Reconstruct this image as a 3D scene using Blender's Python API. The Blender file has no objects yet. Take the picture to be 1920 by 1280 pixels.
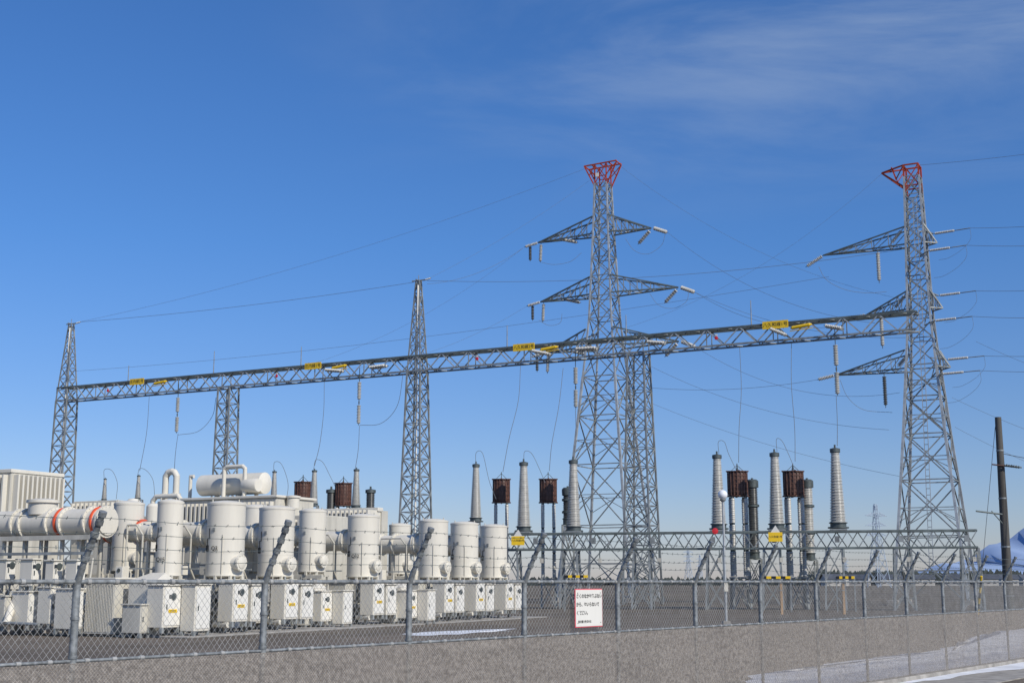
import bpy, math, random
from mathutils import Vector, Matrix
random.seed(7)
scene=bpy.context.scene
COL=scene.collection
# ---------------- survey constants (camera calibration of the site) -------------
F=2450.0; EYE=1.8; TH=math.atan(450/2450.0); CT,ST=math.cos(TH),math.sin(TH)
def P(u,v,Y):
    w=640-v; fwd=F*CT-w*ST; up=F*ST+w*CT
    return Vector((Y*(u-960)/fwd, Y, EYE+Y*up/fwd))
GROT=math.radians(-26.9)
GX=Vector((math.cos(GROT),math.sin(GROT),0)); GY=Vector((-math.sin(GROT),math.cos(GROT),0))
# ---------------- materials ----------------
MATS={}
def mat(name,col,rough=0.5,metal=0.0,var=0.12,scale=3.0,streak=False,col2=None,bump=0.0,spec=0.5):
    if name in MATS: return MATS[name]
    m=bpy.data.materials.new(name); m.use_nodes=True
    nt=m.node_tree; N=nt.nodes; L=nt.links
    b=N["Principled BSDF"]; b.inputs["Roughness"].default_value=rough; b.inputs["Metallic"].default_value=metal
    b.inputs["Specular IOR Level"].default_value=spec
    tc=N.new("ShaderNodeTexCoord"); mp=N.new("ShaderNodeMapping")
    mp.inputs["Scale"].default_value=(scale,scale,scale*(0.12 if streak else 1))
    L.new(tc.outputs["Object"],mp.inputs[0])
    n=N.new("ShaderNodeTexNoise"); n.inputs["Scale"].default_value=1.0; n.inputs["Detail"].default_value=7; n.inputs["Roughness"].default_value=0.65
    L.new(mp.outputs[0],n.inputs["Vector"])
    r=N.new("ShaderNodeValToRGB"); r.color_ramp.elements[0].position=0.32; r.color_ramp.elements[1].position=0.68
    c2=col2 if col2 else tuple(c*(1-var*2.2) for c in col)
    r.color_ramp.elements[0].color=(*c2,1); r.color_ramp.elements[1].color=(*[min(1,c*(1+var*0.5)) for c in col],1)
    L.new(n.outputs["Fac"],r.inputs[0]); L.new(r.outputs[0],b.inputs["Base Color"])
    if bump>0:
        bn=N.new("ShaderNodeBump"); bn.inputs["Strength"].default_value=bump; L.new(n.outputs["Fac"],bn.inputs["Height"]); L.new(bn.outputs[0],b.inputs["Normal"])
    MATS[name]=m; return m
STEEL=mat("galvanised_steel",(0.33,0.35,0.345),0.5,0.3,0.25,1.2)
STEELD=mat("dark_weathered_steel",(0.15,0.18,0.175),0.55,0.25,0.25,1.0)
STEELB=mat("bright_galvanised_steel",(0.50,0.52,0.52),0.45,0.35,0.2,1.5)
HAZE=mat("haze_tinted_steel",(0.38,0.46,0.56),0.8,0,0.1,1.5)  # far pylon steel, distance haze painted into the pale blue base colour
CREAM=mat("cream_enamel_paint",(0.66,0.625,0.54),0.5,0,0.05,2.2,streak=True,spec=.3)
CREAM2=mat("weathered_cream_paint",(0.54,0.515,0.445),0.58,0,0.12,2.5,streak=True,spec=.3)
WHITE=mat("white_paint",(0.74,0.72,0.66),0.45,0,0.05,2,streak=True)
PORC=mat("grey_beige_porcelain",(0.56,0.55,0.51),0.35,0,0.1,4)
PORCD=mat("dark_grey_porcelain",(0.11,0.115,0.115),0.35,0,0.12,4)
CAPM=mat("dark_terminal_metal",(0.10,0.12,0.12),0.5,0.3,0.2,4)
BROWN=mat("brown_varnished_coil",(0.135,0.062,0.042),0.5,0,0.3,5)
YEL=mat("yellow_plate",(0.85,0.55,0.02),0.5,0,0.05,3)
RED=mat("red_paint",(0.46,0.07,0.03),0.65,0,0.25,2,spec=.2)
BRED=mat("bright_red_enamel",(0.65,0.03,0.04),0.4,0,0.05,2)
PINK=mat("pinkish_red_border",(0.72,0.09,0.12),0.4,0,0.05,2)
ORING=mat("orange_red_gasket",(0.75,0.11,0.04),0.5,0,0.05,2)
BLACK=mat("black_ink",(0.015,0.015,0.015),0.6,0,0.05,2)
WIRE=mat("aluminium_conductor",(0.16,0.18,0.20),0.6,0.1,0.1,1)
ZINC=mat("zinc_fence_pipe",(0.31,0.33,0.335),0.55,0.3,0.3,14,bump=0.1)
CHAIN=mat("chain_link_wire",(0.40,0.40,0.385),0.55,0.2,0.18,6)
CONC=mat("weathered_concrete",(0.34,0.32,0.29),0.9,0,0.2,3,bump=0.4)
POLE=mat("dark_concrete_pole",(0.10,0.095,0.085),0.85,0,0.25,2,streak=True)
WOOD=mat("timber_post",(0.42,0.27,0.15),0.8,0,0.2,3,streak=True)
SNOW=mat("old_snow",(0.74,0.76,0.80),0.7,0,0.14,1.2,bump=0.6)
GLASS=mat("milky_globe",(0.75,0.77,0.80),0.15,0,0.02,2)
DKWIN=mat("dark_gauge_glass",(0.03,0.04,0.05),0.1,0,0.02,2)
# ---------------- mesh builder ----------------
class B:
    def __init__(s): s.v=[]; s.f=[]; s.m=[]; s.mats=[]; s.sm=[]
    def mi(s,m):
        if m not in s.mats: s.mats.append(m)
        return s.mats.index(m)
    def add(s,vs,fs,m,sm=False):
        o=len(s.v); s.v+= [tuple(x) for x in vs]; k=s.mi(m)
        for f in fs: s.f.append(tuple(i+o for i in f)); s.m.append(k); s.sm.append(sm)
    def tube(s,p,q,r1,m,r2=None,n=12,caps=True,sm=True,ph=0.0):
        p=Vector(p);q=Vector(q); r2=r1 if r2 is None else r2
        d=(q-p); 
        if d.length<1e-6: return
        d.normalize(); a=Vector((0,0,1)) if abs(d.z)<0.9 else Vector((1,0,0))
        x=d.cross(a).normalized(); y=d.cross(x)
        vs=[]
        for c,r in ((p,r1),(q,r2)):
            for i in range(n):
                t=2*math.pi*i/n+ph; vs.append(c+x*(r*math.cos(t))+y*(r*math.sin(t)))
        fs=[(i,i+n,(i+1)%n+n,(i+1)%n) for i in range(n)]
        s.add(vs,fs,m,sm)
        if caps: s.add(vs,[tuple(range(n)),tuple(range(2*n-1,n-1,-1))],m,False)
    def bar(s,p,q,w,m): s.tube(p,q,w*0.707,m,n=4,sm=False,ph=math.pi/4)
    def box(s,c,sz,m,bev=0.0):
        c=Vector(c); x,y,z=[k/2 for k in sz]
        b=min(bev,x*.9,y*.9,z*.9)
        if b<=0:
            vs=[c+Vector((i*x,j*y,k*z)) for k in(-1,1) for j in(-1,1) for i in(-1,1)]
            s.add(vs,[(0,2,3,1),(4,5,7,6),(0,1,5,4),(2,6,7,3),(0,4,6,2),(1,3,7,5)],m); return
        def oct_(e,k):
            X=x-e;Y=y-e; q=b
            return [c+Vector(t) for t in((-X+q,-Y,k),(X-q,-Y,k),(X,-Y+q,k),(X,Y-q,k),(X-q,Y,k),(-X+q,Y,k),(-X,Y-q,k),(-X,-Y+q,k))]
        vs=oct_(b*.8,-z)+oct_(0,-z+b)+oct_(0,z-b)+oct_(b*.8,z)
        fs=[]
        for r in range(3):
            for i in range(8):
                j=(i+1)%8; fs.append((r*8+i,r*8+j,r*8+8+j,r*8+8+i))
        fs.append(tuple(range(7,-1,-1))); fs.append(tuple(range(24,32)))
        s.add(vs,fs,m)
    def lathe(s,o,ax,prof,m,n=20,sm=True):
        o=Vector(o); d=Vector(ax).normalized(); a=Vector((0,0,1)) if abs(d.z)<0.9 else Vector((1,0,0))
        x=d.cross(a).normalized(); y=d.cross(x)
        def ring(r,h): return [o+d*h+x*(r*math.cos(2*math.pi*i/n))+y*(r*math.sin(2*math.pi*i/n)) for i in range(n)]
        runs=[[prof[0]]]
        for k in range(1,len(prof)):
            runs[-1].append(prof[k])
            if k<len(prof)-1:
                a1=math.atan2(prof[k][1]-prof[k-1][1],prof[k][0]-prof[k-1][0]); a2=math.atan2(prof[k+1][1]-prof[k][1],prof[k+1][0]-prof[k][0])
                da=abs((a2-a1+math.pi)%(2*math.pi)-math.pi)
                if da>0.6: runs.append([prof[k]])
        for run in runs:
            vs=[]; 
            for r,h in run: vs+=ring(r,h)
            fs=[]
            for k in range(len(run)-1):
                for i in range(n):
                    j=(i+1)%n; fs.append((k*n+i,(k+1)*n+i,(k+1)*n+j,k*n+j))
            s.add(vs,fs,m,sm)
        s.add(ring(*prof[0]),[tuple(range(n))],m); s.add(ring(*prof[-1]),[tuple(range(n-1,-1,-1))],m)
    def obj(s,name,parent=None,loc=None,rot=0.0):
        me=bpy.data.meshes.new(name); me.from_pydata(s.v,[],s.f)
        for m in s.mats: me.materials.append(m)
        me.polygons.foreach_set("material_index",s.m); me.polygons.foreach_set("use_smooth",s.sm)
        me.update()
        o=bpy.data.objects.new(name,me); COL.objects.link(o)
        if parent: o.parent=parent
        if loc is not None: o.location=loc
        o.rotation_euler=(0,0,rot)
        return o
def thing(name,label,cat,loc=(0,0,0),rot=0.0,group=None,kind=None):
    e=bpy.data.objects.new(name,None); COL.objects.link(e); e.location=loc; e.rotation_euler=(0,0,rot); e.empty_display_size=.3
    tag(e,label,cat,group,kind); return e
def tag(o,label,cat,group=None,kind=None):
    o["label"]=label; o["category"]=cat
    if group: o["group"]=group
    if kind: o["kind"]=kind
    return o
def copy_thing(e,loc,rot=None,scale=None):
    n=e.copy(); COL.objects.link(n); n.location=loc
    if rot is not None: n.rotation_euler=(0,0,rot)
    if scale: n.scale=(scale,)*3
    def rec(src,dst):
        for c in src.children:
            k=c.copy(); COL.objects.link(k); k.parent=dst; rec(c,k)
    rec(e,n); return n
def text(name,s,size,m,parent,loc,rot,sx=1.0,bold=.012):
    cu=bpy.data.curves.new(name,'FONT'); cu.body=s; cu.size=size; cu.align_x='CENTER'; cu.align_y='CENTER'; cu.offset=size*bold
    o=bpy.data.objects.new(name+"_tmp",cu); COL.objects.link(o)
    dg=bpy.context.evaluated_depsgraph_get(); me=bpy.data.meshes.new_from_object(o.evaluated_get(dg))
    bpy.data.objects.remove(o)
    k=bpy.data.objects.new(name,me); COL.objects.link(k); me.materials.clear(); me.materials.append(m)
    k.parent=parent; k.location=loc; k.rotation_euler=rot; k.scale=(sx,1,1); return k
def sheds(b,o,ax,L,r1,r2,n,m,core=0.78,seg=14):
    pr=[]
    for i in range(n):
        t=i/n; r=r1+(r2-r1)*t; big=r if i%2==0 else r*0.92; h=L*t; s=L/n
        pr+=[(r*core,h),(big,h+s*.2),(big*.98,h+s*.5),(r*core,h+s*.85)]
    pr.append((r2*core,L)); b.lathe(o,ax,pr,m,n=seg)
# ---------------- lattice tools ----------------
def interp(prof,z):
    for (a,b),(c,d) in zip(prof,prof[1:]):
        if z<=c: return b+(d-b)*(z-a)/(c-a)
    return prof[-1][1]
def lattice(b,prof,levels,lw,bw,m,mb=None,sub=False,cx=0,cy=0):
    mb=mb or m
    cs=[(-1,-1),(1,-1),(1,1),(-1,1)]
    pt=lambda i,z:Vector((cx+cs[i%4][0]*interp(prof,z)/2,cy+cs[i%4][1]*interp(prof,z)/2,z))
    for z0,z1 in zip(levels,levels[1:]):
        for i in range(4):
            b.bar(pt(i,z0),pt(i,z1),lw,m)
            b.bar(pt(i,z1),pt(i+1,z1),bw,mb)
            b.bar(pt(i,z0),pt(i+1,z1),bw,mb); b.bar(pt(i+1,z0),pt(i,z1),bw,mb)
            if sub:
                zc=(z0+z1)/2
                b.bar(pt(i,zc),pt(i+1,zc),bw*.7,mb)
                for k in(i,i+1):
                    b.bar(pt(k,(z0*3+z1)/4),(pt(k,z0)+pt(k+1 if k==i else i,z1))/2,bw*.6,mb)
def arm(b,sd,L,zb,zt,hw,m,w=.1,n=5,m2=None):
    m2=m2 or m
    tip=Vector((sd*(hw+L),0,zb)); w2=w*.55
    A=[Vector((sd*hw,-hw,zb)),Vector((sd*hw,hw,zb)),Vector((sd*hw,-hw,zt)),Vector((sd*hw,hw,zt))]
    for a in A: b.bar(a,tip,w,m)
    for i in range(n):
        t0=i/n;t1=(i+1)/n
        q=[a.lerp(tip,t0) for a in A]; r=[a.lerp(tip,t1) for a in A]
        if i<n-1:
            b.bar(r[0],r[1],w2,m2); b.bar(r[0],r[2],w2,m2); b.bar(r[1],r[3],w2,m2)
        b.bar(q[0],r[1],w2,m2) if i%2 else b.bar(q[1],r[0],w2,m2)
        if i<n-1:
            b.bar(q[2],r[0],w2,m2); b.bar(q[3],r[1],w2,m2)
    return tip
def string(b,p,q,r=.14,m=None,n=None):
    p=Vector(p);q=Vector(q);L=(q-p).length; n=n or max(6,int(L/.16))
    d=(q-p).normalized()
    b.tube(p,q,.03,CAPM,n=6)
    sheds(b,p+d*L*.08,d,L*.84,r,r,n,m or PORC,core=.5,seg=10)
def istr(par,p,q,r=.14,m=None,n=None):
    c=B(); string(c,p,q,r,m,n); return c.obj("insulator_string",par)
def wire(p,q,sag=0.0,r=.022,label="thin grey aluminium power line strung overhead",n=24):
    p=Vector(p);q=Vector(q); b=B(); r*=.7
    pts=[]
    for i in range(n+1):
        t=i/n; c=p.lerp(q,t); c.z-=4*sag*t*(1-t); pts.append(c-p)
    for a,c in zip(pts,pts[1:]): b.tube(a,c,r,WIRE,n=4,caps=False)
    o=b.obj("power_line",loc=p); tag(o,label,"power line","overhead power lines of the substation"); return o
def loopwire(pts,r=.022,label="looping jumper cable hanging between insulators",name="jumper_cable"):
    pts=[Vector(p) for p in pts]; o=pts[0].copy(); Q=[pts[0]*2-pts[1]]+pts+[pts[-1]*2-pts[-2]]; out=[]
    for i in range(1,len(Q)-2):
        for k in range(8):
            t=k/8; a,b_,c,d=Q[i-1],Q[i],Q[i+1],Q[i+2]
            out.append(.5*((2*b_)+(c-a)*t+(2*a-5*b_+4*c-d)*t*t+(3*b_-a-3*c+d)*t**3))
    out.append(pts[-1]); b=B()
    for a,c in zip(out,out[1:]): b.tube(a-o,c-o,r,WIRE,n=5,caps=False)
    ob=b.obj(name,loc=o); tag(ob,label,"cable","jumper cables of the substation"); return ob

# ================= GROUND =================
def ground_mat():
    m=bpy.data.materials.new("gravel_and_winter_field"); m.use_nodes=True; nt=m.node_tree;N=nt.nodes;L=nt.links
    b=N["Principled BSDF"]; b.inputs["Roughness"].default_value=.95; b.inputs["Specular IOR Level"].default_value=.2
    g=N.new("ShaderNodeNewGeometry")
    n1=N.new("ShaderNodeTexNoise"); n1.inputs["Scale"].default_value=7; n1.inputs["Detail"].default_value=9; n1.inputs["Roughness"].default_value=.8
    n2=N.new("ShaderNodeTexNoise"); n2.inputs["Scale"].default_value=.16; n2.inputs["Detail"].default_value=7; n2.inputs["Roughness"].default_value=.65
    for n in(n1,n2): L.new(g.outputs["Position"],n.inputs["Vector"])
    r=N.new("ShaderNodeValToRGB"); e=r.color_ramp.elements; e[0].position=.36;e[0].color=(.10,.085,.07,1);e[1].position=.64;e[1].color=(.23,.20,.168,1)
    L.new(n1.outputs["Fac"],r.inputs[0])
    r2=N.new("ShaderNodeValToRGB"); e=r2.color_ramp.elements; e[0].position=.38;e[0].color=(.66,.64,.62,1);e[1].position=.62;e[1].color=(1.05,1.02,.98,1)
    L.new(n2.outputs["Fac"],r2.inputs[0])
    mx=N.new("ShaderNodeMixRGB"); mx.blend_type='MULTIPLY'; mx.inputs[0].default_value=1; L.new(r.outputs[0],mx.inputs[1]);L.new(r2.outputs[0],mx.inputs[2])
    sp=N.new("ShaderNodeSeparateXYZ"); L.new(g.outputs["Position"],sp.inputs[0])
    mr=N.new("ShaderNodeMapRange"); mr.inputs[1].default_value=45; mr.inputs[2].default_value=110; L.new(sp.outputs["Y"],mr.inputs[0])
    mx2=N.new("ShaderNodeMixRGB"); L.new(mr.outputs[0],mx2.inputs[0]); L.new(mx.outputs[0],mx2.inputs[1])
    w=N.new("ShaderNodeTexNoise"); w.inputs["Scale"].default_value=.03; w.inputs["Detail"].default_value=8; w.inputs["Roughness"].default_value=.7; L.new(g.outputs["Position"],w.inputs["Vector"])
    r3=N.new("ShaderNodeValToRGB"); e=r3.color_ramp.elements; e[0].position=.38;e[0].color=(.085,.07,.052,1);e[1].position=.66;e[1].color=(.175,.145,.105,1); L.new(w.outputs["Fac"],r3.inputs[0])
    L.new(r3.outputs[0],mx2.inputs[2]); L.new(mx2.outputs[0],b.inputs["Base Color"])
    bp=N.new("ShaderNodeBump"); bp.inputs["Strength"].default_value=.7; bp.inputs["Distance"].default_value=.04; L.new(n1.outputs["Fac"],bp.inputs["Height"]);L.new(bp.outputs[0],b.inputs["Normal"])
    return m
b=B(); GM=ground_mat()
S=6000
b.add([(-S,-200,0),(S,-200,0),(S,S,0),(-S,S,0)],[(0,1,2,3)],GM)
g=b.obj("ground"); tag(g,"brown gravel yard and bare winter field reaching the horizon","ground",kind="structure")
# ================= FENCE =================
FD=Vector((.6046,.7965,0)); FN=Vector((.7965,-.6046,0)); F0=Vector((-3.486,10.65,0)); FROT=math.atan2(FD.y,FD.x)
K0,K1=-5,22; SP=2.0
fence=thing("chain_link_fence","galvanised chain link security fence with barbed wire and dust netting","fence",F0,FROT)
pb=B(); H=1.82
pb.tube((0,0,0),(0,0,H-.04),.023,ZINC,n=12)
pb.tube((0,0,1.16),(0,0,H-.02),.031,ZINC,n=12)
pb.tube((0,0,H-.04),(0.0,-.06,H+.1),.029,ZINC,n=12); pb.tube((0,-.06,H+.1),(0,-.29,H+.52),.025,ZINC,n=12)
for t in (.15,.38,.6,.82,.98):
    c=Vector((0,-.06,H+.1)).lerp(Vector((0,-.29,H+.52)),t); pb.tube(c-Vector((0,-.008,.018)),c+Vector((0,-.008,.018)),.034,ZINC,n=10)
for z in(.35,.7): pb.tube((0,0,z),(0,0,z+.02),.028,ZINC,n=10)
for z in(1.2,1.5): pb.tube((0,0,z),(0,0,z+.025),.037,ZINC,n=10)
p0=pb.obj("post",fence,loc=(K0*SP,0,0))
for k in range(K0+1,K1+1):
    c=p0.copy(); COL.objects.link(c); c.parent=fence; c.location=(k*SP,0,0)
rb=B(); rb.tube((K0*SP,-.0,H-.02),(K1*SP,0,H-.02),.019,ZINC,n=10)
for k in range(int((K1-K0)*SP/.28)):
    x=K0*SP+k*.28+random.uniform(-.03,.03); rb.tube((x,0,H-.02),(x+.035,0,H-.02),.024,CHAIN,n=8)
rb.obj("top_rail",fence)
rb=B(); rb.tube((K0*SP,.0,1.18),(K1*SP,0,1.18),.014,ZINC,n=8)
for k in range(int((K1-K0)*SP/.28)):
    x=K0*SP+k*.28+random.uniform(-.03,.03); rb.tube((x,0,1.18),(x+.04,0,1.18),.02,CHAIN,n=8)
rb.obj("middle_rail",fence)
mb=B(); step=.062; x=K0*SP-1.6
while x<K1*SP:
    r=.0021 if x<14 else .0024
    z0,z1=.1,H-.03; dx=(z1-z0)*.85
    mb.tube((x,.03,z0),(x+dx,.03,z1),r,CHAIN,n=3,caps=False); mb.tube((x+dx,.034,z0),(x,.034,z1),r,CHAIN,n=3,caps=False); x+=step
mb.obj("wire_mesh",fence)
def net_mat():
    m=bpy.data.materials.new("fine_grey_netting"); m.use_nodes=True; nt=m.node_tree;N=nt.nodes;L=nt.links
    b=N["Principled BSDF"]; b.inputs["Roughness"].default_value=.85
    tc=N.new("ShaderNodeTexCoord"); sp=N.new("ShaderNodeSeparateXYZ"); L.new(tc.outputs["Object"],sp.inputs[0])
    def M(op,a,bb=None):
        n=N.new("ShaderNodeMath"); n.operation=op
        for i,x in enumerate((a,bb)):
            if x is None: continue
            if isinstance(x,(int,float)): n.inputs[i].default_value=x
            else: L.new(x,n.inputs[i])
        return n.outputs[0]
    s1=M('MULTIPLY',M('ADD',sp.outputs["X"],sp.outputs["Z"]),30.0); s2=M('MULTIPLY',M('SUBTRACT',sp.outputs["X"],sp.outputs["Z"]),30.0)
    a=M('PINGPONG',s1,.5); c=M('PINGPONG',s2,.5); mn=M('MINIMUM',a,c); wire_=M('LESS_THAN',mn,.11)
    nz=N.new("ShaderNodeTexNoise"); nz.inputs["Scale"].default_value=24; nz.inputs["Detail"].default_value=5; nz.inputs["Roughness"].default_value=.7; L.new(tc.outputs["Object"],nz.inputs["Vector"])
    nz2=N.new("ShaderNodeTexNoise"); nz2.inputs["Scale"].default_value=.9; nz2.inputs["Detail"].default_value=3; L.new(tc.outputs["Object"],nz2.inputs["Vector"])
    rr=N.new("ShaderNodeValToRGB"); rr.color_ramp.elements[0].position=.38; rr.color_ramp.elements[0].color=(.17,.15,.13,1); rr.color_ramp.elements[1].position=.62; rr.color_ramp.elements[1].color=(.37,.335,.295,1); L.new(nz.outputs["Fac"],rr.inputs[0]); L.new(rr.outputs[0],b.inputs["Base Color"])
    dens=M('ADD',M('MULTIPLY',wire_,.38),M('ADD',M('MULTIPLY',nz2.outputs["Fac"],.3),.26))
    tr=N.new("ShaderNodeBsdfTransparent"); mx=N.new("ShaderNodeMixShader"); L.new(dens,mx.inputs[0]); L.new(tr.outputs[0],mx.inputs[1]); L.new(b.outputs[0],mx.inputs[2])
    L.new(mx.outputs[0],N["Material Output"].inputs["Surface"]); return m
nb=B(); NM=net_mat(); n=220
vs=[];fs=[]
for i in range(n+1):
    x=K0*SP+(K1-K0)*SP*i/n; w=.012*math.sin(x*2.1)+.008*math.sin(x*5.3)
    vs+=[(x,-.05+w,.04),(x,-.05+w*1.5,.6),(x,-.05+w,1.17)]
for i in range(n):
    for j in range(2): a=i*3+j; fs.append((a,a+3,a+4,a+1))
nb.add(vs,fs,NM,True); nb.obj("dust_netting",fence)
bw=B(); A0=Vector((0,-.06,H+.1));A1=Vector((0,-.29,H+.52))
for t in(.12,.37,.62,.9):
    c=A0.lerp(A1,t); c.y-=.035
    for k in range(K0,K1):
        prev=None
        sg_=random.uniform(.03,.11)
        for i in range(9):
            s_=i/8; q=Vector(((k+s_)*SP,c.y,c.z-sg_*s_*(1-s_)+0.006*math.sin(k*3+i)))
            if prev: bw.tube(prev,q,.0022,STEELD,n=4,caps=False)
            prev=q
        for i in range(15):
            s_=(i+.5)/15; q=Vector(((k+s_)*SP,c.y,c.z-sg_*s_*(1-s_)))
            for a in range(2):
                d=Vector((random.uniform(-.4,.4),random.uniform(-1,1),random.uniform(-1,1))).normalized()*.016
                bw.tube(q-d,q+d,.0022,STEELD,n=3,caps=False)
bw.obj("barbed_wire",fence)
cb=B(); cb.box(((K0+K1)*SP/2,0.0,.03),((K1-K0)*SP,.22,.12),CONC,.02); cb.obj("concrete_footing",fence)
rb=B(); rb.box(((K0+K1)*SP/2,-.9,.008),((K1-K0)*SP,1.2,.02),CONC); o=rb.obj("pavement",loc=F0,rot=FROT); tag(o,"narrow concrete strip beside the fence footing","pavement",kind="structure")
sg=thing("warning_sign","white rectangular warning sign with red border wired to the fence","sign",F0+FD*7.26+FN*.05+Vector((0,0,1.485)),FROT)
q=B(); q.box((0,0,0),(.60,.006,.46),PINK,0); q.obj("border_plate",sg)
q=B(); q.box((0,-.005,0),(.578,.006,.438),WHITE,0); q.obj("sign_face",sg)
RX=(math.pi/2,0,0)
for s_,z,x,sz in(("さくのなかはあぶない",.14,-.0,.056),("から、はいらないで",.04,-.03,.056),("ください。",-.06,-.14,.056)):
    text("lettering",s_,sz,BLACK,sg,(x,-.0095,z),RX,bold=.03)
text("lettering","東北電力株式会社",.036,BLACK,sg,(-.10,-.0095,-.165),RX,bold=.02)
q=B()
for x in(-.25,.25):
    for z in(-.18,.18): q.tube((x,-.012,z),(x,-.004,z),.006,CAPM,n=8)
q.obj("fixing_bolt",sg)
# ================= GANTRY =================
G0=Vector((-46.6,135.6,0)); gan=thing("substation_gantry","long galvanised steel lattice gantry carrying line name plates","gantry",G0,GROT)
def gs(u,v=660):
    k=(u-960)/(F*CT-(640-v)*ST); return (46.6+135.6*k)/(.892+.4525*k)
GZ=21.05
def zl(z0,z1,n): return [z0+(z1-z0)*i/n for i in range(n+1)]
cols=[(0,2.0,1.5,28.6),(21.3,1.9,1.4,None),(42.7,2.4,1.35,28.8),(64.0,2.45,1.4,None)]
for s_,wb,wt,pk in cols:
    c=B(); lattice(c,[(0,wb),(GZ-.7,wt)],zl(0,GZ-.7,13),.14,.07,STEEL)
    if pk:
        lattice(c,[(GZ-.7,wt),(pk,.35)],zl(GZ-.7,pk,7),.1,.05,STEEL)
        c.bar((-.7,0,pk),(.7,0,pk),.1,STEEL); c.bar((0,-.5,pk),(0,.5,pk),.08,STEEL)
        string(c,(.7,0,pk),(1.3,0,pk+.1),.08); c.tube((0,0,pk),(0,0,pk+.5),.03,STEEL,n=6)
        c.tube((.35,-wt*.45,1),(.12,-.3,pk-.5),.08,WHITE,n=6)
    else:
        for i in(-1,1):
            c.bar((i*wt/2,-wt/2,GZ-.7),(i*wt/2*2.6,-.6,GZ-.55),.08,STEEL)
    c.obj("gantry_column",gan,loc=(s_,0,0))
c=B(); BL=86.5; hw=.66; hd=.68; n=64; x0=-.8
for y in(-hw,hw):
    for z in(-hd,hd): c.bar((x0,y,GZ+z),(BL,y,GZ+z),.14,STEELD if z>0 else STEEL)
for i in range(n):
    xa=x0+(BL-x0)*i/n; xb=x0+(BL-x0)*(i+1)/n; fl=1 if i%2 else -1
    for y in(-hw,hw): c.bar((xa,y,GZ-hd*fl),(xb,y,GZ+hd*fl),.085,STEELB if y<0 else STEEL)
    for z in(-hd,hd): c.bar((xa,-hw*fl,GZ+z),(xb,hw*fl,GZ+z),.06,STEEL)
    if i%4==0:
        for y in(-hw,hw): c.bar((xa,y,GZ-hd),(xa,y,GZ+hd),.07,STEEL)
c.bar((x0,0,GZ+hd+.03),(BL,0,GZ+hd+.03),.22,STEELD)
c.obj("gantry_beam",gan)
for u,h in((243,1.7),(402,2.3),(565,1.9),(951,2.0),(1175,1.9),(1411,2.1)):
    c=B(); c.tube((0,0,0),(0,0,h),.05,STEEL,r2=.03,n=6); c.box((0,0,0),(.2,.2,.1),STEEL); c.obj("lightning_rod",gan,loc=(gs(u),0,GZ+hd+.1))
for u,t,w in((270,"庄内線2号",1.85),(597,"庄内線1号",1.85),(990,"八久和線2号",2.05),(1461,"八久和線1号",2.05)):
    c=B(); c.box((0,0,0),(w,.04,.62),YEL,0)
    for x in(-w*.3,w*.3): c.bar((x,.05,-.35),(x,.05,.35),.05,STEEL)
    o=c.obj("name_plate",gan,loc=(gs(u),-hw-.14,GZ+.56)); text("lettering",t,.40 if len(t)==5 else .36,BLACK,o,(0,-.026,0),RX,bold=.006)
for u in(315,647,1038,1510):
    c=B()
    c.lathe((-.85,0,0),(1,0,.1),[(.05,0),(.14,.15),(.14,1.5),(.05,1.7)],YEL,n=8,sm=False)
    c.bar((-.9,0,-.22),(.9,0,-.1),.06,YEL)
    c.obj("yellow_cover",gan,loc=(gs(u),-hw-.25,GZ+.15))
for u in(217,530,903,1350):
    c=B(); c.lathe((0,0,0),(0,-1,0),[(.02,0),(.15,.02),(.15,.05),(.02,.07)],BRED,n=16); c.box((.0,.0,.25),(.18,.03,.14),WHITE); c.obj("red_marker_disc",gan,loc=(gs(u),-hw-.12,GZ-.1))
for u,dx,dz in((640,2.2,-.3),(722,2.0,.05),(1025,1.9,-.5),(1110,2.2,-.1),(1240,1.8,-.3),(1468,1.4,-.7),(1572,1.5,-.4)):
    for yy in(-.2,.25):
        o=istr(gan,(-dx/2,yy,-dz/2),(dx/2,yy-.2,dz/2),.15); o.location=(gs(u),-hw-.3,GZ-.1)
def gy(u): s_=gs(u); return 135.6-.4525*s_
for u,v0,v1 in((334,742,812),(674,712,797),(1079,685,766),(1566,642,742)):
    Y=gy(u)-1.0; top=P(u,v0,Y); bot=P(u,v1,Y); l=(top-bot).length
    c=B()
    c.bar((0,0,GZ-top.z),(0,0,-.1),.05,CAPM)
    k=l*.47; string(c,(0,0,-.05),(0,0,-k),.2,n=12); c.tube((0,0,-k),(0,0,-k-.25),.06,CAPM,n=6); string(c,(0,0,-k-.22),(0,0,-l),.2,n=12)
    M_=Matrix.Rotation(-GROT,3,'Z')@(Vector((top.x,top.y,0))-G0); M_.z=top.z
    c.obj("suspension_insulator",gan,loc=M_)
# ================= PYLONS =================
def geo(z0,z1,prof):
    out=[z0]; z=z0
    while z<z1-.6*interp(prof,z):
        z+=interp(prof,z)*.95; out.append(min(z,z1))
    out[-1]=z1; return out
def pylon(loc,prof,ztop,label):
    e=thing("transmission_pylon",label,"pylon",loc,GROT,group="lattice transmission pylons")
    c=B(); lv=geo(0,ztop,prof); k=max(1,sum(1 for z in lv if z<ztop*.55))
    lattice(c,prof,lv[:k],.2,.09,STEELB,STEEL,sub=True); lattice(c,prof,lv[k-1:],.15,.075,STEELB,STEEL)
    c.obj("lattice_body",e)
    for x in(-1,1):
        for y in(-1,1):
            c=B(); c.box((x*prof[0][1]/2,y*prof[0][1]/2,.15),(.8,.8,.5),CONC,.03); c.obj("footing",e)
    return e
MP=Vector((8.83,122,0)); mprof=[(0,7.2),(16,4.1),(26,2.3),(34.9,1.55),(39.7,1.25)]
mp=pylon(MP,mprof,39.7,"tall grey lattice steel pylon with red top and three crossarm levels")
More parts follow.
